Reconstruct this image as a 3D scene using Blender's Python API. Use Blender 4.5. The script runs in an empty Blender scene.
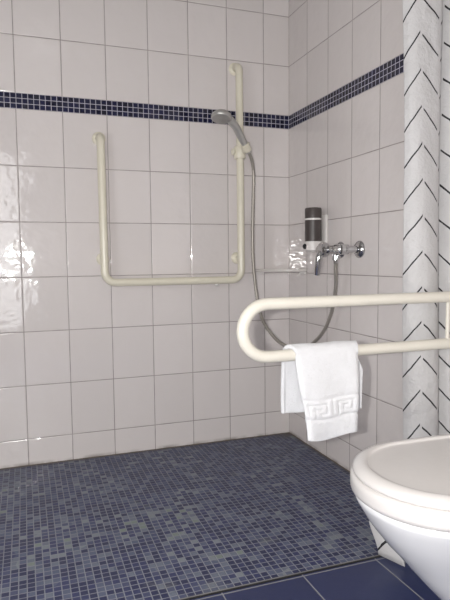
import bpy, bmesh, math, random
from mathutils import Vector, Matrix
random.seed(7)
PI = math.pi
scn = bpy.context.scene
COL = scn.collection

# ------------------------------------------------------------------ helpers
def tag(o, label=None, cat=None, group=None, kind=None):
    if label: o['label'] = label
    if cat: o['category'] = cat
    if group: o['group'] = group
    if kind: o['kind'] = kind
    return o

def empty(name, loc, label, cat, group=None):
    o = bpy.data.objects.new(name, None)
    o.empty_display_size = .05
    COL.objects.link(o)
    o.location = loc
    return tag(o, label, cat, group)

def world_loc(o):
    v = Vector((0, 0, 0))
    while o:
        v += Vector(o.location); o = o.parent
    return v

def obj(name, bm, mat, parent=None, smooth=True, angle=40, origin=None):
    """bm holds world coordinates; the object is placed at `origin` (or on its parent's origin)"""
    bmesh.ops.remove_doubles(bm, verts=bm.verts, dist=1e-6)
    bmesh.ops.recalc_face_normals(bm, faces=bm.faces)
    base = world_loc(parent) if parent else Vector(origin or (0, 0, 0))
    for v in bm.verts: v.co -= base
    me = bpy.data.meshes.new(name)
    bm.to_mesh(me); bm.free()
    for m in (mat if isinstance(mat, (list, tuple)) else [mat]): me.materials.append(m)
    if smooth:
        me.polygons.foreach_set('use_smooth', [True] * len(me.polygons))
        try: me.set_sharp_from_angle(angle=math.radians(angle))
        except Exception: pass
    o = bpy.data.objects.new(name, me)
    COL.objects.link(o)
    if parent: o.parent = parent
    else: o.location = base
    return o

def box(bm, x0, x1, y0, y1, z0, z1, bev=0, seg=3):
    b = bmesh.new()
    bmesh.ops.create_cube(b, size=1)
    for v in b.verts:
        v.co = Vector(((x0+x1)/2 + v.co.x*(x1-x0), (y0+y1)/2 + v.co.y*(y1-y0), (z0+z1)/2 + v.co.z*(z1-z0)))
    if bev:
        bmesh.ops.bevel(b, geom=b.edges[:] + b.verts[:], offset=bev, segments=seg, affect='EDGES', profile=.5)
    merge(bm, b)
    return bm

def merge(dst, src):
    me = bpy.data.meshes.new('tmp'); src.to_mesh(me); src.free()
    dst.from_mesh(me); bpy.data.meshes.remove(me)

def catmull(pts, n=10):
    P = [Vector(p) for p in pts]
    P = [P[0]*2 - P[1]] + P + [P[-1]*2 - P[-2]]
    out = []
    for i in range(1, len(P)-2):
        a, b, c, d = P[i-1:i+3]
        for k in range(n):
            t = k/n
            out.append(.5*((2*b) + (c-a)*t + (2*a-5*b+4*c-d)*t*t + (3*b-a-3*c+d)*t**3))
    out.append(P[-2])
    return out

def fillet(pts, r, n=8):
    """polyline with rounded corners"""
    P = [Vector(p) for p in pts]; out = [P[0]]
    for i in range(1, len(P)-1):
        a, b, c = P[i-1], P[i], P[i+1]
        u = (a-b).normalized(); v = (c-b).normalized()
        ang = u.angle(v); rr = r[i-1] if isinstance(r, (list, tuple)) else r
        d = rr/math.tan(ang/2)
        cen = b + (u+v).normalized()*(rr/math.sin(ang/2))
        p0 = b+u*d-cen; p1 = b+v*d-cen; th = p0.angle(p1)
        for k in range(n+1):
            t = k/n
            out.append(cen + (p0*math.sin((1-t)*th) + p1*math.sin(t*th))/math.sin(th))
    out.append(P[-1])
    return out

def tube(bm, path, rad, n=16, cap=True):
    P = [Vector(p) for p in path]
    R = rad if isinstance(rad, (list, tuple)) else [rad]*len(P)
    T = []
    for i in range(len(P)):
        T.append((P[min(i+1, len(P)-1)] - P[max(i-1, 0)]).normalized())
    nrm = T[0].orthogonal().normalized(); rings = []
    for i, p in enumerate(P):
        if i:
            q = T[i-1].rotation_difference(T[i]); nrm = q @ nrm
        nrm = (nrm - T[i]*nrm.dot(T[i])).normalized()
        b = T[i].cross(nrm)
        rings.append([bm.verts.new(p + (nrm*math.cos(2*PI*k/n) + b*math.sin(2*PI*k/n))*R[i]) for k in range(n)])
    skin(bm, rings, cap)
    return bm

def skin(bm, rings, cap=True, closed=True):
    for a, b in zip(rings, rings[1:]):
        n = len(a)
        for k in range(n if closed else n-1):
            bm.faces.new((a[k], a[(k+1) % n], b[(k+1) % n], b[k]))
    if cap:
        bm.faces.new(rings[0]); bm.faces.new(rings[-1])

def lathe(bm, base, axis, prof, n=28):
    """prof = [(distance along axis, radius)]"""
    ax = Vector(axis).normalized(); u = ax.orthogonal().normalized(); v = ax.cross(u); base = Vector(base)
    rings = []
    for d, r in prof:
        r = max(r, 1e-4)
        rings.append([bm.verts.new(base + ax*d + (u*math.cos(2*PI*k/n) + v*math.sin(2*PI*k/n))*r) for k in range(n)])
    skin(bm, rings)
    return bm

# ------------------------------------------------------------------ materials
class N:
    """tiny node-expression builder"""
    def __init__(s, name):
        s.m = bpy.data.materials.new(name); s.m.use_nodes = True
        s.t = s.m.node_tree; s.n = s.t.nodes; s.l = s.t.links
        s.b = s.n['Principled BSDF']
    def new(s, ty, **kw):
        x = s.n.new(ty)
        for k, v in kw.items(): setattr(x, k, v)
        return x
    def put(s, sock, v):
        if isinstance(v, (int, float)): sock.default_value = v
        elif isinstance(v, (tuple, list)): sock.default_value = tuple(v) if len(v) == len(sock.default_value) else tuple(v)+(1,)
        else: s.l.new(v, sock)
    def M(s, op, *a, clamp=False):
        x = s.new('ShaderNodeMath', operation=op, use_clamp=clamp)
        for i, v in enumerate(a): s.put(x.inputs[i], v)
        return x.outputs[0]
    def step(s, v, a, b):
        x = s.new('ShaderNodeMapRange', interpolation_type='SMOOTHSTEP')
        s.put(x.inputs[0], v); s.put(x.inputs[1], a); s.put(x.inputs[2], b)
        return x.outputs[0]
    def mix(s, f, a, b):
        x = s.new('ShaderNodeMix', data_type='RGBA')
        s.put(x.inputs[0], f); s.put(x.inputs[6], a); s.put(x.inputs[7], b)
        return x.outputs[2]
    def mixf(s, f, a, b):
        x = s.new('ShaderNodeMix', data_type='FLOAT')
        s.put(x.inputs[0], f); s.put(x.inputs[2], a); s.put(x.inputs[3], b)
        return x.outputs[0]
    def coords(s, kind='Object'):
        x = s.new('ShaderNodeTexCoord'); y = s.new('ShaderNodeSeparateXYZ')
        s.l.new(x.outputs[kind], y.inputs[0])
        return x.outputs[kind], y.outputs[0], y.outputs[1], y.outputs[2]
    def vec(s, x, y, z=0.0):
        c = s.new('ShaderNodeCombineXYZ')
        for i, v in enumerate((x, y, z)): s.put(c.inputs[i], v)
        return c.outputs[0]
    def noise(s, co, scale, detail=2, rough=.5):
        x = s.new('ShaderNodeTexNoise'); s.put(x.inputs['Scale'], scale); s.put(x.inputs['Detail'], detail); s.put(x.inputs['Roughness'], rough)
        if co is not None: s.l.new(co, x.inputs['Vector'])
        return x.outputs['Fac']
    def white(s, co):
        x = s.new('ShaderNodeTexWhiteNoise', noise_dimensions='3D'); s.l.new(co, x.inputs['Vector'])
        return x.outputs['Value'], x.outputs['Color']
    def bump(s, h, dist, strength=1.0, normal=None):
        x = s.new('ShaderNodeBump'); s.put(x.inputs['Height'], h); x.inputs['Distance'].default_value = dist; x.inputs['Strength'].default_value = strength
        if normal is not None: s.l.new(normal, x.inputs['Normal'])
        return x.outputs[0]
    def tilt(s, rnd, amt):
        """a whole tile leaning a hair off the wall plane"""
        g = s.new('ShaderNodeNewGeometry')
        a = s.new('ShaderNodeVectorMath', operation='SUBTRACT'); s.l.new(rnd, a.inputs[0]); a.inputs[1].default_value = (.5, .5, .5)
        b = s.new('ShaderNodeVectorMath', operation='SCALE'); s.l.new(a.outputs[0], b.inputs[0]); b.inputs['Scale'].default_value = amt
        c = s.new('ShaderNodeVectorMath', operation='ADD'); s.l.new(g.outputs['Normal'], c.inputs[0]); s.l.new(b.outputs[0], c.inputs[1])
        d = s.new('ShaderNodeVectorMath', operation='NORMALIZE'); s.l.new(c.outputs[0], d.inputs[0])
        return d.outputs[0]
    def set(s, **kw):
        for k, v in kw.items():
            s.put(s.b.inputs[{'color': 'Base Color', 'rough': 'Roughness', 'metal': 'Metallic', 'normal': 'Normal', 'spec': 'Specular IOR Level',
                              'ior': 'IOR', 'trans': 'Transmission Weight', 'sss': 'Subsurface Weight', 'sheen': 'Sheen Weight',
                              'coat': 'Coat Weight', 'coatr': 'Coat Roughness', 'emit': 'Emission Color', 'emits': 'Emission Strength', 'alpha': 'Alpha'}[k]], v)
        return s

def simple(name, color, rough=.4, metal=0, bump=None, var=0, **kw):
    s = N(name); co, *_ = s.coords()
    c = color
    if var:
        f = s.noise(co, 18, 3)
        c = s.mix(f, tuple(x*(1-var) for x in color), tuple(min(1, x*(1+var)) for x in color))
    s.set(color=c, rough=rough, metal=metal, **kw)
    if bump:
        s.set(normal=s.bump(s.noise(co, bump[0], 3), bump[1]))
    return s.m

def line_dist(s, f, size):
    """distance in metres to the nearest grid line, f in tile units"""
    fr = s.M('FRACT', f)
    return s.M('MULTIPLY', s.M('MINIMUM', fr, s.M('SUBTRACT', 1.0, fr)), size)

WALL_A = (.650, .608, .598); WALL_B = (.700, .655, .645); GROUT = (.23, .20, .19)
Z_CUT, Z_B0, Z_B1 = .126, 1.626, 1.6945

def wall_tiles(name, axis, off):
    s = N(name); co, X, Y, Z = s.coords()
    U = X if axis == 'x' else Y
    u = s.M('DIVIDE', s.M('SUBTRACT', s.M('MULTIPLY', U, -1.0), off), .2)
    up = s.M('GREATER_THAN', Z, Z_B1)
    zb = s.mixf(up, Z_CUT, Z_B1)
    v = s.M('DIVIDE', s.M('SUBTRACT', Z, zb), .25)
    cell = s.vec(s.M('FLOOR', u), s.M('ADD', s.M('FLOOR', v), s.M('MULTIPLY', up, 20.0)), 0.0)
    rv, rc = s.white(cell)
    d = s.M('MINIMUM', line_dist(s, u, .2), line_dist(s, v, .25))
    # mosaic border
    band = s.M('MULTIPLY', s.M('GREATER_THAN', Z, Z_B0), s.M('LESS_THAN', Z, Z_B1))
    mu = s.M('DIVIDE', s.M('ADD', U, .0012), .0248); mv = s.M('DIVIDE', s.M('SUBTRACT', Z, Z_B0), (Z_B1-Z_B0)/3)
    mv_, mc = s.white(s.vec(s.M('FLOOR', mu), s.M('FLOOR', mv), 5.0))
    md = s.M('MINIMUM', line_dist(s, mu, .0248), line_dist(s, mv, (Z_B1-Z_B0)/3))
    tile = s.mix(rv, WALL_A, WALL_B)
    mott = s.noise(co, 9, 4, .6)
    tile = s.mix(s.M('MULTIPLY', mott, .35), tile, (.60, .56, .54))
    g = s.step(d, .0009, .0024)
    gn = s.noise(co, 14, 3)
    body = s.mix(g, s.mix(s.step(gn, .35, .7), GROUT, (.33, .29, .275)), tile)
    mos = s.mix(s.step(md, .0007, .0019), (.46, .44, .50), s.mix(mv_, (.004, .005, .020), (.011, .013, .050)))
    col = s.mix(band, body, mos)
    # grime along the foot of the wall
    grime = s.M('MULTIPLY', s.M('SUBTRACT', 1.0, s.step(Z, .003, .022)), s.step(s.noise(co, 7, 4), .40, .62))
    col = s.mix(s.M('MULTIPLY', grime, .6), col, (.13, .10, .075))
    s.set(color=col)
    s.set(rough=s.mixf(s.mixf(band, g, s.step(md, .0007, .0019)), .7, s.mixf(mott, .04, .09)), spec=.55)
    h = s.mixf(band, s.step(d, .0004, .0055), s.step(md, .0005, .0035))
    wav = s.noise(co, 13, 2)
    nrm = s.tilt(rc, .011)
    nrm = s.bump(wav, .0030, 1.0, nrm)
    nrm = s.bump(s.noise(co, 55, 2), .00022, 1.0, nrm)
    s.set(normal=s.bump(h, .0011, 1.0, nrm))
    return s.m

def mosaic_floor():
    s = N('floor_mosaic'); co, X, Y, Z = s.coords()
    p = .0237
    u = s.M('DIVIDE', s.M('ADD', X, .004), p); v = s.M('DIVIDE', s.M('ADD', Y, .010), p)
    rv, rc = s.white(s.vec(s.M('FLOOR', u), s.M('FLOOR', v), 2.0))
    # sheets differ a little in tone
    patch = s.noise(co, 3.2, 2)
    k = s.M('ADD', s.M('MULTIPLY', rv, .9), s.M('MULTIPLY', s.M('SUBTRACT', patch, .5), .8))
    r = s.new('ShaderNodeValToRGB'); s.l.new(k, r.inputs[0])
    cr = r.color_ramp; cr.interpolation = 'CONSTANT'
    cols = [(0, (.016, .019, .070)), (.31, (.030, .036, .108)), (.50, (.058, .068, .138)), (.64, (.095, .110, .175)), (.77, (.145, .165, .212)), (.88, (.21, .235, .255)), (.95, (.20, .24, .21))]
    while len(cr.elements) < len(cols): cr.elements.new(.5)
    for e, (q, c) in zip(cr.elements, cols): e.position = q; e.color = c + (1,)
    sp = s.noise(co, 300, 2)
    tile = s.mix(s.M('MULTIPLY', sp, .35), r.outputs[0], (.10, .11, .15))
    d = s.M('MINIMUM', line_dist(s, u, p), line_dist(s, v, p))
    g = s.step(d, .0010, .0021)
    gr = s.mix(s.noise(co, 8, 3), (.18, .19, .225), (.29, .30, .325))
    col = s.mix(g, gr, tile)
    # worn greenish scale in two spots and brown grime in the corner
    blot = s.M('MULTIPLY', s.step(s.noise(co, 5.5, 4, .6), .62, .74), .35)
    col = s.mix(blot, col, (.20, .21, .19))
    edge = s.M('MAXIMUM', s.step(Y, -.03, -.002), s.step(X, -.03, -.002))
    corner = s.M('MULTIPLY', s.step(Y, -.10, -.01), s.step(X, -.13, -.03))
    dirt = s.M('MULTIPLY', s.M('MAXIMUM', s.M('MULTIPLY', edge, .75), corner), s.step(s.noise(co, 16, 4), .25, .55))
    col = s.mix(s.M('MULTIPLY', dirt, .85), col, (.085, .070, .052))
    s.set(color=col, rough=s.mixf(g, .75, s.mixf(rv, .30, .46)), spec=.18)
    n = s.tilt(rc, .05)
    s.set(normal=s.bump(s.step(d, .0005, .003), .0008, 1.0, n))
    return s.m

def blue_floor():
    s = N('navy_floor_tiles'); co, X, Y, Z = s.coords()
    p = .257
    u = s.M('DIVIDE', s.M('ADD', X, .318), p); v = s.M('DIVIDE', s.M('ADD', Y, 1.258), p)
    rv, rc = s.white(s.vec(s.M('FLOOR', u), s.M('FLOOR', v), 1.0))
    d = s.M('MINIMUM', line_dist(s, u, p), line_dist(s, v, p))
    tile = s.mix(rv, (.017, .024, .078), (.024, .033, .098))
    tile = s.mix(s.M('MULTIPLY', s.noise(co, 120, 3), .35), tile, (.035, .045, .11))
    g = s.step(d, .0014, .0026)
    s.set(color=s.mix(g, (.26, .26, .27), tile), rough=s.mixf(g, .7, .30), spec=.45)
    s.set(normal=s.bump(s.step(d, .001, .004), .0008, 1.0, s.bump(s.noise(co, 40, 2), .0003)))
    return s.m

def curtain_mat():
    s = N('herringbone_curtain'); _, U, V, _z = s.coords('UV'); co = s.coords()[0]
    per, half = .1094, .066
    q = s.M('ADD', s.M('DIVIDE', U, half*2), .5)
    t = s.M('MULTIPLY', s.M('ABSOLUTE', s.M('SUBTRACT', s.M('FRACT', q), .5)), 2.0)      # 0 at the apex, 1 at the foot
    side = s.M('GREATER_THAN', s.M('FRACT', q), .5)
    wob = s.M('MULTIPLY', s.M('SUBTRACT', s.noise(co, 20, 2), .5), .010)
    sl = s.mixf(side, .090, .064)
    f = s.M('FRACT', s.M('DIVIDE', s.M('ADD', s.M('ADD', s.M('SUBTRACT', V, 1.083 - .5*per), s.M('MULTIPLY', t, sl)), s.M('ADD', wob, s.M('MULTIPLY', side, .010))), per))
    dd = s.M('MULTIPLY', s.M('ABSOLUTE', s.M('SUBTRACT', f, .5)), per)
    ln = s.M('MULTIPLY', s.M('LESS_THAN', dd, .0036), s.M('MULTIPLY', s.M('GREATER_THAN', t, .05), s.M('LESS_THAN', t, .93)))
    col = s.mix(ln, s.mix(s.noise(co, 6, 3), (.53, .52, .52), (.60, .59, .595)), (.022, .021, .024))
    s.set(color=col, rough=.55, spec=.35, sheen=.05)
    s.set(normal=s.bump(s.noise(co, 16, 4, .6), .016, .8))
    # thin cloth lets some light through
    tr = s.new('ShaderNodeBsdfTranslucent'); s.l.new(col, tr.inputs[0])
    mx = s.new('ShaderNodeMixShader'); mx.inputs[0].default_value = .18
    out = s.n['Material Output']
    s.l.new(s.b.outputs[0], mx.inputs[1]); s.l.new(tr.outputs[0], mx.inputs[2]); s.l.new(mx.outputs[0], out.inputs[0])
    return s.m

def towel_mat():
    s = N('white_terry'); co, *_ = s.coords()
    s.set(color=s.mix(s.noise(co, 30, 3), (.575, .575, .59), (.63, .63, .645)), rough=.95, spec=.15, sheen=.3)
    n = s.bump(s.noise(co, 420, 2), .0016)
    s.set(normal=s.bump(s.noise(co, 36, 2), .004, 1.0, n))
    return s.m

M = dict(
    back=wall_tiles('wall_tiles_rear', 'x', .143), right=wall_tiles('wall_tiles_side', 'y', 0.0),
    mosaic=mosaic_floor(), blue=blue_floor(), curtain=curtain_mat(), towel=towel_mat(),
    cream=simple('aged_cream_nylon', (.71, .67, .55), .30, var=.05, coat=.2, coatr=.15),
    ivory=simple('ivory_nylon', (.585, .555, .49), .34, var=.03, bump=(260, .0004)),
    ceramic=simple('white_ceramic', (.60, .60, .61), .10, spec=.55, var=.01),
    seat=simple('white_seat_plastic', (.56, .535, .52), .24, var=.015, bump=(60, .0002)),
    chrome=simple('chrome', (.58, .58, .585), .09, 1.0, bump=(25, .0006)),
    satin=simple('worn_chrome_plastic', (.50, .49, .47), .36, .6, var=.25, bump=(90, .001)),
    hose=simple('metal_hose', (.36, .335, .30), .42, .6),
    dark=simple('dark_brown_bottle', (.058, .047, .044), .42, var=.25),
    white_pl=simple('white_plastic', (.68, .65, .63), .35, var=.02),
    black=simple('matte_black', (.008, .008, .009), .55, bump=(80, .0005)),
    grout=simple('grey_sealant', (.20, .195, .19), .7, var=.3, bump=(60, .001)),
    silicone=simple('stained_silicone', (.115, .092, .072), .6, var=.5, bump=(50, .001)),
    paint=simple('grey_ceiling_paint', (.34, .33, .32), .7, bump=(90, .0006)), taupe=simple('taupe_wall_paint', (.20, .185, .17), .6, bump=(90, .0006)),
    door=simple('white_door_laminate', (.72, .71, .70), .4, bump=(30, .0003)),
    alu=simple('white_aluminium', (.70, .70, .70), .35, bump=(50, .0002)),
    shelf=simple('pale_shelf_ceramic', (.60, .565, .54), .14, spec=.55, var=.03),
)
def emissive(name, color, strength):
    s = N(name); co = s.coords()[0]
    s.set(color=(.8, .8, .8), rough=.4, emit=s.mix(s.M('MULTIPLY', s.noise(co, 5, 2), .2), color, (1, 1, 1)), emits=strength)
    return s.m
M['lamp_glass'] = emissive('lit_opal_glass', (1.0, .95, .89), .7)
M['frosted'] = emissive('glowing_fill_glass', (.96, .98, 1.0), 3.0)  # glow for the added window behind the camera
M['frosted_side'] = emissive('glowing_side_fill_glass', (.97, .98, 1.0), 3.2)  # glow for the added left window, lifts the right wall

# ------------------------------------------------------------------ room shell
XL, YF, H = -2.40, -3.60, 2.50
def structure(name, bm, mat, parent=None, smooth=False):
    o = obj(name, bm, mat, parent, smooth=smooth)
    if not parent: o['kind'] = 'structure'
    return o
structure('wall_back', box(bmesh.new(), XL-.1, .1, 0, .1, -.1, H+.1), M['back'])
structure('wall_right', box(bmesh.new(), 0, .1, YF-.1, 0, -.1, H+.1), M['right'])
SY0, SY1, SZ0, SZ1 = -2.55, -1.45, .45, 1.60               # second frosted window, unseen, added left of the camera to brighten the right wall
bm = bmesh.new()
box(bm, XL-.1, XL, YF-.1, SY0, -.1, H+.1); box(bm, XL-.1, XL, SY1, 0, -.1, H+.1)
box(bm, XL-.1, XL, SY0, SY1, -.1, SZ0); box(bm, XL-.1, XL, SY0, SY1, SZ1, H+.1)
structure('wall_left', bm, M['taupe'])
bm = bmesh.new()                                        # wall behind the camera, with an opening for an added, unseen glowing window
WX0, WX1, WZ0, WZ1 = -1.95, -1.32, .25, 2.1
box(bm, XL, WX0, YF-.1, YF, 0, H); box(bm, WX1, 0, YF-.1, YF, 0, H)
box(bm, WX0, WX1, YF-.1, YF, WZ1, H); box(bm, WX0, WX1, YF-.1, YF, 0, WZ0)
structure('wall_front', bm, M['taupe'])
structure('ceiling', box(bmesh.new(), XL, 0, YF, 0, H, H+.1), M['paint'])
structure('floor', box(bmesh.new(), XL, 0, YF, -1.2505, -.1, 0), M['blue'])
structure('shower_floor', box(bmesh.new(), XL, 0, -1.2365, 0, -.1, 0), M['mosaic'])
bm = bmesh.new(); box(bm, XL, -.0005, -1.2425, -1.2365, -.1, .0008); structure('trim_1', bm, M['grout'])
bm = bmesh.new(); box(bm, XL, -.0005, -1.2505, -1.2425, -.1, .0012); structure('trim_2', bm, M['black'])  # narrow black strip along the seam between the two floors
bm = bmesh.new(); tube(bm, [(XL, -.001, .0005), (-.002, -.001, .0005)], .0034, 8); structure('trim_3', bm, M['silicone'], smooth=True)
bm = bmesh.new(); tube(bm, [(-.001, -.002, .0005), (-.001, -1.24, .0005)], .0034, 8); structure('trim_4', bm, M['silicone'], smooth=True)
bm = bmesh.new(); fw = .05
box(bm, WX0, WX0+fw, YF-.08, YF+.015, WZ0, WZ1, .003); box(bm, WX1-fw, WX1, YF-.08, YF+.015, WZ0, WZ1, .003)
box(bm, WX0+fw, WX1-fw, YF-.08, YF+.015, WZ1-fw, WZ1, .003); box(bm, WX0+fw, WX1-fw, YF-.08, YF+.015, WZ0, WZ0+fw, .003)
win = structure('fill_window_1', bm, M['alu'])  # unseen window added as soft fill and for streaks in the tiles
structure('fill_pane', box(bmesh.new(), WX0+fw-.004, WX1-fw+.004, YF-.05, YF-.042, WZ0+fw-.004, WZ1-fw+.004), M['frosted'], win)

bm = bmesh.new()
box(bm, XL-.08, XL+.015, SY0, SY0+fw, SZ0, SZ1, .003); box(bm, XL-.08, XL+.015, SY1-fw, SY1, SZ0, SZ1, .003)
box(bm, XL-.08, XL+.015, SY0+fw, SY1-fw, SZ1-fw, SZ1, .003); box(bm, XL-.08, XL+.015, SY0+fw, SY1-fw, SZ0, SZ0+fw, .003)
win = structure('fill_window_2', bm, M['alu'])  # unseen window added as fill light from the left
structure('fill_pane', box(bmesh.new(), XL-.05, XL-.042, SY0+fw-.004, SY1-fw+.004, SZ0+fw-.004, SZ1-fw+.004), M['frosted_side'], win)

# ------------------------------------------------------------------ wall grab rail (U-shaped, with tall right leg)
def flange(bm, p, axis, r=.031):
    lathe(bm, p, axis, [(0, r), (.006, r), (.011, r*.86), (.013, r*.60), (.014, .0175)])
RR = .0185; RY = -.065
rail = empty('grab_rail', (-.64, 0, .845), 'cream U-shaped grab rail on the rear shower wall with a tall right leg', 'grab rail')
XLR, XRR, ZB = -.980, -.303, .845
path = fillet([(XLR-.004, -.012, 1.515), (XLR-.004, RY, 1.515), (XLR, RY, ZB), (XRR+.004, RY, ZB), (XRR, RY, 1.90), (XRR, -.012, 1.90)],
              [.035, .052, .052, .035], 10)
obj('tube', tube(bmesh.new(), path, RR, 20), M['cream'], rail)
for x, z in ((XLR-.004, 1.515), (XRR, 1.90)):
    bm = bmesh.new(); flange(bm, (x, 0, z), (0, -1, 0)); obj('wall_flange', bm, M['cream'], rail)
for x, z in ((XLR, .955), (XRR+.003, .955)):
    bm = bmesh.new(); flange(bm, (x, 0, z), (0, -1, 0), .030)
    tube(bm, [(x, -.008, z), (x, RY, z)], .011, 12); obj('wall_bracket', bm, M['cream'], rail)
bm = bmesh.new(); lathe(bm, (-.43, RY, ZB-RR+.001), (0, 0, -1), [(0, .010), (.007, .010), (.011, .006), (.012, .001)]); obj('screw_cap', bm, M['white_pl'], rail)

# ------------------------------------------------------------------ shower slide holder, hand shower, hose
SZ = 1.478
hold = empty('shower_holder', (XRR, RY, SZ-.03), 'cream clamp holding the hand shower on the tall leg of the wall rail', 'holder')
bm = bmesh.new(); lathe(bm, (XRR, RY, SZ-.032), (0, 0, 1), [(0, RR+.001), (0, .026), (.004, .029), (.056, .029), (.060, .026), (.060, RR+.001)])
clamp = obj('clamp', bm, M['cream'], hold)
HD = Vector((-.076, -.043, .092)).normalized()
HB = Vector((-.290, -.122, 1.492))
bm = bmesh.new()
tube(bm, [(XRR+.012, RY-.022, SZ), HB - Vector((.004, -.004, 0))], .013, 14)
lathe(bm, HB - HD*.020, HD, [(0, .0125), (0, .018), (.003, .0205), (.037, .0225), (.040, .020), (.040, .0138)])
obj('cradle', bm, M['cream'], hold)
bm = bmesh.new(); lathe(bm, (XRR-.026, RY-.004, SZ), (-1, -.15, 0), [(0, .012), (.004, .012), (.006, .016), (.014, .017), (.017, .013)]); obj('knob', bm, M['cream'], clamp)

shower = empty('hand_shower', HB, 'grey chrome hand shower with round head tilted in its holder', 'hand shower')
end = HB + HD*.120
pts = [HB - HD*.030, HB - HD*.01, HB + HD*.04, HB + HD*.08, end, end + Vector((-.034, -.014, .026))]
cur = catmull(pts, 6); rad = []
for i in range(len(cur)):
    t = i/(len(cur)-1); rad.append(.0120 + .0045*math.sin(min(1, t*1.1)*PI*.6) + .003*t)
obj('handle', tube(bmesh.new(), cur, rad, 18), M['satin'], shower)
hc = Vector((-.438, -.180, 1.620)); hax = Vector((-.16, -.24, -.95)).normalized()
bm = bmesh.new()
lathe(bm, hc, hax, [(-.022, .001), (-.021, .014), (-.016, .030), (-.004, .044), (.006, .049), (.015, .048), (.018, .045)], 36)
head = obj('shower_head', bm, M['satin'], shower)
bm = bmesh.new(); lathe(bm, hc, hax, [(.016, .043), (.0185, .043), (.020, .040), (.0195, .030), (.0205, .018), (.020, .001)], 36)
fp = obj('spray_face', bm, simple('spray_face_grey', (.40, .385, .37), .45, .4, var=.4, bump=(350, .003)), head)
fp['label'] = 'rough grey spray face'

hp = catmull([HB - HD*.026, (-.260, -.122, 1.425), (-.247, -.108, 1.36), (-.246, -.098, 1.242), (-.251, -.100, .994), (-.247, -.13, .794), (-.233, -.17, .657), (-.200, -.24, .569),
              (-.165, -.30, .532), (-.116, -.38, .526), (-.082, -.48, .598), (-.063, -.54, .698), (-.069, -.59, .812), (-.085, -.617, .900), (-.087, -.620, .945)], 22)
bm = bmesh.new()
tube(bm, hp, [.0074 if i % 2 else .0086 for i in range(len(hp))], 12)
hose = obj('shower_hose', bm, M['hose'], origin=hp[0])
tag(hose, 'grey metal hose looping from the hand shower down and up to the mixer tap', 'hose')

# ------------------------------------------------------------------ mixer tap on the right wall
MZ = .985
mix = empty('mixer_tap', (0, -.595, MZ), 'chrome shower mixer tap with small lever on the right wall', 'tap')
for y in (-.670, -.520):
    bm = bmesh.new(); lathe(bm, (0, y, MZ), (-1, 0, 0), [(0, .037), (.004, .037), (.010, .033), (.018, .023), (.020, .015)]); obj('wall_rosette', bm, M['chrome'], mix)
    bm = bmesh.new(); lathe(bm, (-.010, y, MZ), (-1, 0, 0), [(0, .0145), (.050, .0145), (.051, .021), (.072, .021), (.074, .017), (.088, .017)], 24); obj('inlet_union', bm, M['chrome'], mix)
bm = bmesh.new()
lathe(bm, (-.097, -.700, MZ), (0, 1, 0), [(0, .006), (.002, .016), (.008, .022), (.050, .024), (.058, .020), (.066, .019), (.130, .019), (.142, .020), (.150, .024), (.196, .022), (.203, .015), (.205, .004)])
obj('body', bm, M['chrome'], mix)
bm = bmesh.new()
lathe(bm, (-.090, -.560, MZ-.002), (-1, 0, .10), [(0, .026), (.010, .031), (.026, .034), (.036, .031), (.043, .018), (.046, .002)]); cart = obj('handle_hub', bm, M['chrome'], mix)
bm = bmesh.new()
lp = catmull([(-.120, -.565, MZ-.004), (-.134, -.566, MZ-.026), (-.138, -.560, MZ-.060), (-.140, -.552, MZ-.108)], 6)
tube(bm, lp, [.012 + .005*math.sin(PI*i/(len(lp)-1)*.9) for i in range(len(lp))], 14); obj('lever', bm, M['chrome'], cart)
bm = bmesh.new(); lathe(bm, (-.087, -.620, MZ-.012), (0, 0, -1), [(0, .012), (.012, .012), (.013, .0155), (.032, .0155), (.034, .010), (.046, .0085)], 20); obj('hose_outlet', bm, M['chrome'], mix)

# ------------------------------------------------------------------ soap dispenser on the right wall
DX, DY = -.056, -.367
disp = empty('soap_dispenser', (0, DY, .985), 'dark brown soap bottle with white stripe in a white wall holder', 'soap dispenser')
bm = bmesh.new(); box(bm, -.012, 0, DY-.040, DY+.036, .985, 1.150, .004); obj('wall_bracket', bm, M['white_pl'], disp)
bm = bmesh.new()
lathe(bm, (DX, DY, .978), (0, 0, 1), [(0, .020), (.004, .032), (.010, .0385), (.046, .0395), (.050, .0385), (.050, .030)], 32)
box(bm, DX+.02, -.008, DY-.028, DY+.028, .984, 1.026, .004)
pump = obj('pump_base', bm, M['white_pl'], disp)
bm = bmesh.new(); lathe(bm, (DX-.030, DY+.010, 1.006), (-1, -.55, -.15), [(0, .013), (.012, .013), (.016, .0115), (.014, .008)], 18); sp_ = obj('spout', bm, M['black'], pump); sp_['label'] = 'black spout'
bm = bmesh.new(); lathe(bm, (DX, DY, 1.026), (0, 0, 1), [(0, .034), (.002, .0385), (.100, .0385), (.1002, .037)], 36); bottle = obj('bottle', bm, M['dark'], disp)
bm = bmesh.new(); lathe(bm, (DX, DY, 1.126), (0, 0, 1), [(0, .037), (.0002, .0388), (.0085, .0388), (.0087, .037)], 36); s_ = obj('stripe', bm, M['white_pl'], bottle); s_['label'] = 'white stripe around the bottle'
bm = bmesh.new(); lathe(bm, (DX, DY, 1.1345), (0, 0, 1), [(0, .037), (.0005, .0385), (.043, .0385), (.048, .036), (.049, .030), (.049, .001)], 36); obj('bottle_cap', bm, M['dark'], bottle)

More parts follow.
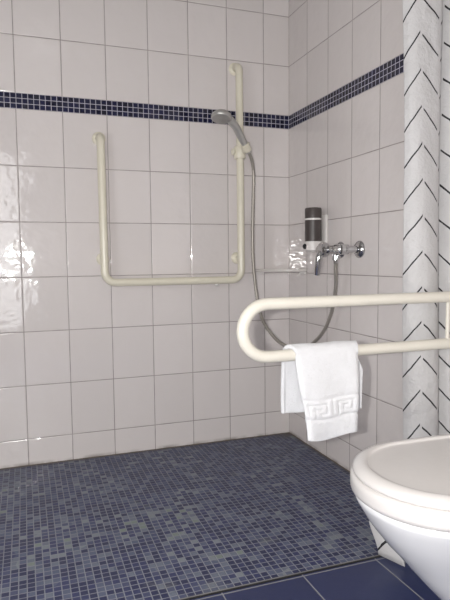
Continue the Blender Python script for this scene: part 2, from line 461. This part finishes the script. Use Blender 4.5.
# ------------------------------------------------------------------ quarter-round corner shelf
bm = bmesh.new(); prof = [(0.0, 0.8810), (.196, 0.8810), (.200, 0.8840), (.2015, 0.8900), (.200, 0.8950), (.197, 0.8975), (.190, 0.8960), (.186, 0.8930), (0.0, 0.8930)]
rings = []
for k in range(25):
    a = PI/2*k/24
    rings.append([bm.verts.new((-r*math.cos(a), -r*math.sin(a), z)) for r, z in prof])
skin(bm, rings, cap=True, closed=True)
sh = empty('corner_shelf', (0, 0, 0.8810), 'pale quarter-round corner shelf where the two tiled walls meet', 'shelf')
obj('shelf_plate', bm, M['shelf'], sh)
bm = bmesh.new(); box(bm, -.200, -.150, -.016, 0, 0.8690, 0.8810, .003); obj('support', bm, M['white_pl'], sh)
bm = bmesh.new(); box(bm, -.016, 0, -.200, -.150, 0.8690, 0.8810, .003); obj('support', bm, M['white_pl'], sh)

# ------------------------------------------------------------------ fold-down support rail beside the toilet
FY, FT, FB, FR = -1.36, .832, .692, .0162
fr = empty('support_rail', (0, FY, FB), 'ivory fold-down support rail with rounded end reaching over beside the toilet', 'grab rail')
bc = -.735; half = (FT-FB)/2; zc = (FT+FB)/2
path = [(-.02, FY, FT), (-.25, FY, FT), (-.5, FY, FT)]
path += [(bc - half*math.sin(PI*k/18), FY, zc + half*math.cos(PI*k/18)) for k in range(19)]
path += [(-.5, FY, FB), (-.25, FY, FB), (-.02, FY, FB)]
obj('tube', tube(bmesh.new(), path, FR, 22), M['ivory'], fr)
obj('strut', tube(bmesh.new(), [(-.147, FY, FB), (-.147, FY, FT)], .006, 14), M['ivory'], fr)
bm = bmesh.new(); box(bm, -.026, 0, FY-.05, FY+.05, FB-.06, FT+.06, .008); obj('wall_plate', bm, M['ivory'], fr)

# ------------------------------------------------------------------ towel over the lower bar
def towel():
    bm = bmesh.new()
    NU, T = 64, .006
    r = FR + T + .0006
    prof = []                                            # (y, z, s) from front hem over the bar to back hem
    zf, zbk = .460, .528
    for k in range(60): prof.append((FY - r - .006*math.sin(PI*k/60)*.6, zf + (FB-zf)*k/60, 'f', k/60))
    for k in range(15):
        a = PI*k/14; prof.append((FY - r*math.cos(a), FB + r*math.sin(a), 'o', k/14))
    for k in range(1, 41): prof.append((FY + r + .004*math.sin(PI*k/40), FB - (FB-zbk)*k/40, 'b', k/40))
    def lerp(a, b, t): return a + (b-a)*t
    def sm(t): t = max(0, min(1, t)); return t*t*(3-2*t)
    key = ["111111111011111111", "100000001010000001", "101111101010111101", "101000101010100101", "101011101010101101", "101010001010100001", "101011111110111111"]
    rows = []
    for y, z, zone, t in prof:
        if zone == 'f': xl, xr = lerp(-.629, -.662, sm(t)), lerp(-.477, -.4735, t)
        elif zone == 'o': xl, xr = lerp(-.662, -.682, sm(t)), lerp(-.4735, -.452, sm(t))
        else: xl, xr = lerp(-.682, -.679, t), lerp(-.452, -.424, sm(t*2.5))
        row = []
        for i in range(NU+1):
            u = i/NU; x = lerp(xl, xr, u); yy = y; zz = z
            if zone == 'f':
                w = 1-t
                yy += -.006*math.sin(u*PI*2.2+.6)*w - .010*w*sm(u)*.5 - .004*math.sin(u*9+z*18)*w
                zz += (.010*(u-.35)**2 - .004*math.sin(u*5.5))*w*1.2
                e = min(u, 1-u)*(xr-xl)
                yy += .006*sm(1-e/.012)                  # folded edges roll back
                # woven band: raised border lines and meander
                zb = z - .520
                if -.006 < zb < .058:
                    if .004 < zb < .048:
                        c = int((u*1.02)*len(key[0])) % len(key[0]); rr_ = int((zb-.004)/.044*len(key))
                        on = key[len(key)-1-min(len(key)-1, rr_)][c] == '1'
                        yy += -.0016 if on else .0016
                    else: yy += .0022
            elif zone == 'b':
                yy += .005*math.sin(u*7+z*14)*t + .006*t
                zz += .012*(u-.2)*t - .006*math.sin(u*4)*t - .028*t*sm((u-.8)/.2)
                e = min(u, 1-u)*(xr-xl); yy -= .004*sm(1-e/.010)*min(1, t*4)
            else:
                zz += .0012*math.sin(u*11)*math.sin(t*PI)
            row.append(bm.verts.new((x, yy, zz)))
        rows.append(row)
    skin(bm, rows, cap=False, closed=False)
    o = obj('hand_towel', bm, M['towel'], origin=(-.56, FY, .460), angle=180)
    so = o.modifiers.new('thick', 'SOLIDIFY'); so.thickness = T*2; so.offset = 0
    bv = o.modifiers.new('round', 'SUBSURF'); bv.levels = 1; bv.render_levels = 1
    return o
tw = towel()
tag(tw, 'white terry hand towel folded over the lower bar of the support rail', 'towel')

# ------------------------------------------------------------------ toilet
TY, TX = -1.710, -.662
wc = empty('toilet', (0, TY, .06), 'white wall-hung toilet with closed lid in the right foreground', 'toilet')
def outline(inset, n=96, tip=TX, W=.195, A=.205, back=-.185, ex=2.03, sc=1.0):
    """closed plan outline, tip towards -x"""
    tip = tip + inset; W = (W - inset)*sc; A = A - inset; c = tip + A; back = back - inset*.3
    pts = []
    m = n//2
    for k in range(m+1):
        a = -PI/2 + PI*k/m
        ca, sa = math.cos(a), math.sin(a)
        pts.append((c - A*abs(ca)**(2/ex), TY + W*math.copysign(abs(sa)**(2/ex), sa)))
    q = n-m-1
    for k in range(1, q+1):
        t = k/(q+1)
        if t < .36: s = t/.36; pts.append((c + (back-.03-c)*s, TY + W*(1-.06*s*s)))
        elif t < .64:
            s = (t-.36)/.28; a = PI*s
            pts.append((back-.03 + .03*math.sin(a), TY + W*.94*math.cos(a)))
        else: s = (1-t)/.36; pts.append((c + (back-.03-c)*s, TY - W*(1-.06*s*s)))
    return pts
def ring(bm, pts, z): return [bm.verts.new((x, y, z)) for x, y in pts]
# lid: raised rounded rim around a flat field
bm = bmesh.new()
prof = [(.006, .4635), (.002, .466), (0, .470), (.001, .4745), (.006, .480), (.014, .4845), (.023, .4865), (.030, .4862), (.0325, .4852), (.0335, .4825), (.036, .4812), (.044, .4808), (.09, .481), (.13, .4815)]
rings = [ring(bm, outline(i), z) for i, z in prof]
skin(bm, rings, cap=True); lid = obj('lid', bm, M['seat'], wc, angle=60)
bm = bmesh.new()
prof = [(.012, .4635), (.001, .4630), (-.003, .459), (-.004, .450), (-.004, .434), (-.002, .427), (.004, .4225), (.014, .421), (.06, .421)]
rings = [ring(bm, outline(i, tip=TX-.001), z) for i, z in prof]
skin(bm, rings, cap=True); obj('seat', bm, M['seat'], wc, angle=60)
bm = bmesh.new()
def bowl_sec(tip, W, A, back=0.0, ex=2.15, n=96):
    c = min(tip + A, back-.01); pts = []; m = n//2
    for k in range(m+1):
        a = -PI/2 + PI*k/m; ca, sa = math.cos(a), math.sin(a)
        pts.append((c - A*abs(ca)**(2/ex), TY + W*math.copysign(abs(sa)**(2/ex), sa)))
    for k in range(1, n-m):
        t = k/(n-m)
        if t < .4: pts.append((c + (back-c)*t/.4, TY + W))
        elif t < .6: pts.append((back, TY + W*(1-2*(t-.4)/.2)))
        else: pts.append((c + (back-c)*(1-t)/.4, TY - W))
    return pts
secs = [(.4205, -.640, .172, .20), (.4200, -.652, .184, .205), (.415, -.656, .188, .21), (.405, -.653, .186, .21), (.390, -.645, .183, .22), (.370, -.634, .178, .23), (.340, -.612, .170, .24), (.310, -.588, .160, .25),
        (.280, -.560, .150, .25), (.250, -.534, .141, .25), (.220, -.508, .133, .24), (.190, -.480, .126, .23), (.160, -.452, .120, .22), (.130, -.418, .112, .20), (.105, -.378, .102, .18), (.088, -.33, .088, .15), (.080, -.28, .065, .12)]
rings = [ring(bm, bowl_sec(t, w, a), z) for z, t, w, a in secs]
skin(bm, rings, cap=True); obj('bowl', bm, M['ceramic'], wc, angle=60)
for dy in (-.075, .075):
    bm = bmesh.new(); lathe(bm, (-.165, TY+dy, .4405), (0, 0, 1), [(0, .020), (.022, .020), (.034, .016), (.036, .006)], 20); obj('hinge', bm, M['chrome'], lid)

# ------------------------------------------------------------------ curtain on its rod
def curtain():
    ctrl = [(-.216, -1.235), (-.207, -1.252), (-.190, -1.264), (-.166, -1.270), (-.140, -1.270), (-.115, -1.266), (-.096, -1.256), (-.0895, -1.240), (-.088, -1.224), (-.078, -1.226),
            (-.068, -1.240), (-.050, -1.262), (-.024, -1.262), (-.012, -1.240), (-.016, -1.215), (-.008, -1.205)]
    P = catmull([(x, y, 0) for x, y in ctrl], 10)
    L = [0]
    for a, b in zip(P, P[1:]): L.append(L[-1] + (b-a).length)
    # apex of the first printed column sits on the ridge of the first pleat
    k0 = min(range(60), key=lambda i: abs(P[i].x+.174))
    off = -L[k0]
    bm = bmesh.new(); uv = bm.loops.layers.uv.new('UVMap')
    ZT, NZ = 1.980, 120
    def sm(t): t = max(0, min(1, t)); return t*t*(3-2*t)
    grid = []
    for j in range(NZ+1):
        z = .004 + (ZT-.004)*j/NZ
        fl = sm((.34-z)/.25)
        row = []
        for i, p in enumerate(P):
            w = -p.x/.216; x, y = p.x, p.y
            x += .003*math.sin(z*5+i*.05)*w - .020*(z-1.08)*w
            y += .006*math.sin(z*4.0+p.x*30)
            tight = sm((z-1.5)/.5)
            y = -1.242 + (y+1.242)*(1+.10*(1-tight))
            # hem spreads into the shower and towards the room at the bottom
            e = w**1.5
            x -= fl*e*.125
            y += fl*e*.02
            k = sm((.13-z)/.13)
            if w > .87: t = (1-w)/.13; hx, hy = -.297+.032*t, -1.240-.090*t
            else: t = (.87-w)/.87; hx, hy = -.265+.26*t, -1.330+.10*t + .015*math.sin(t*14)
            x += (hx-x)*k; y += (hy-y)*k
            row.append((bm.verts.new((min(x, -.004), y, z)), (L[i]+off, z)))
        grid.append(row)
    for a, b in zip(grid, grid[1:]):
        for k in range(len(a)-1):
            f = bm.faces.new((a[k][0], a[k+1][0], b[k+1][0], b[k][0]))
            for l, (_, c) in zip(f.loops, (a[k], a[k+1], b[k+1], b[k])): l[uv].uv = c
    o = obj('shower_curtain', bm, M['curtain'], origin=(-.12, -1.24, .004), angle=180)
    so = o.modifiers.new('thick', 'SOLIDIFY'); so.thickness = .0012; so.offset = 0
    return tag(o, 'white shower curtain with black herringbone strokes bunched against the right wall', 'curtain')
cu = curtain()
rod = empty('curtain_rod', (0, -1.24, 2.02), 'white curtain rod spanning the shower opening overhead', 'curtain rod')
obj('rod', tube(bmesh.new(), [(XL, -1.24, 2.02), (0, -1.24, 2.02)], .0125, 16), M['alu'], rod)
for x, s in ((XL, 1), (0, -1)):
    bm = bmesh.new(); lathe(bm, (x, -1.24, 2.02), (s, 0, 0), [(0, .03), (.006, .03), (.016, .018), (.02, .0126)], 20); obj('end_flange', bm, M['alu'], rod)
for x in (-.225, -.16, -.095, -.04):
    bm = bmesh.new()
    tube(bm, [(x, -1.24 + .021*math.cos(2*PI*k/20), 2.008 + .027*math.sin(2*PI*k/20)) for k in range(20)] + [(x, -1.219, 2.008)], .0022, 8, cap=False)
    obj('curtain_ring', bm, M['alu'], rod)

# ------------------------------------------------------------------ ceiling lamp
lx, ly = -1.13, -1.55
lamp = empty('ceiling_lamp', (lx, ly, H), 'round opal ceiling lamp above the shower opening', 'lamp')
bm = bmesh.new(); lathe(bm, (lx, ly, H), (0, 0, -1), [(0, .16), (.018, .16), (.022, .155)], 40); obj('base', bm, M['alu'], lamp)
bm = bmesh.new(); lathe(bm, (lx, ly, H-.020), (0, 0, -1), [(0, .15), (.010, .155), (.030, .150), (.055, .122), (.072, .075), (.080, .02), (.0805, .001)], 40); obj('shade', bm, M['lamp_glass'], lamp)

# ------------------------------------------------------------------ camera and its flash
C = Vector((-1.3301, -2.6940, .9513))
r = Vector((.94114362, -.33786031, -.00995453)); u = Vector((.03427207, .06608658, .99722514)); f = Vector((.33626494, .93887325, -.07377613))
cam = bpy.data.cameras.new('camera'); co = bpy.data.objects.new('camera', cam); COL.objects.link(co)
m = Matrix.Identity(4)
for i in range(3): m[i][0] = r[i]; m[i][1] = u[i]; m[i][2] = -f[i]; m[i][3] = C[i]
co.matrix_world = m
cam.sensor_fit = 'AUTO'; cam.sensor_width = 36; cam.lens = 36*557.63/600
cam.clip_start = .02
scn.camera = co

fl = bpy.data.lights.new('camera_flash', 'POINT'); fl.energy = 84; fl.color = (1.0, .985, .96); fl.shadow_soft_size = .012
fo = bpy.data.objects.new('camera_flash', fl); COL.objects.link(fo); fo.location = C - r*.085 + u*.005

w = bpy.data.worlds.new('world'); scn.world = w; w.use_nodes = True
w.node_tree.nodes['Background'].inputs[0].default_value = (.6, .65, .7, 1); w.node_tree.nodes['Background'].inputs[1].default_value = .3

scn.cycles.blur_glossy = 0.0; scn.cycles.sample_clamp_indirect = 60.0
scn.view_settings.view_transform = 'Standard'; scn.view_settings.look = 'None'
scn.view_settings.exposure = 0.15; scn.view_settings.gamma = 1.0; scn.view_settings.use_curve_mapping = False
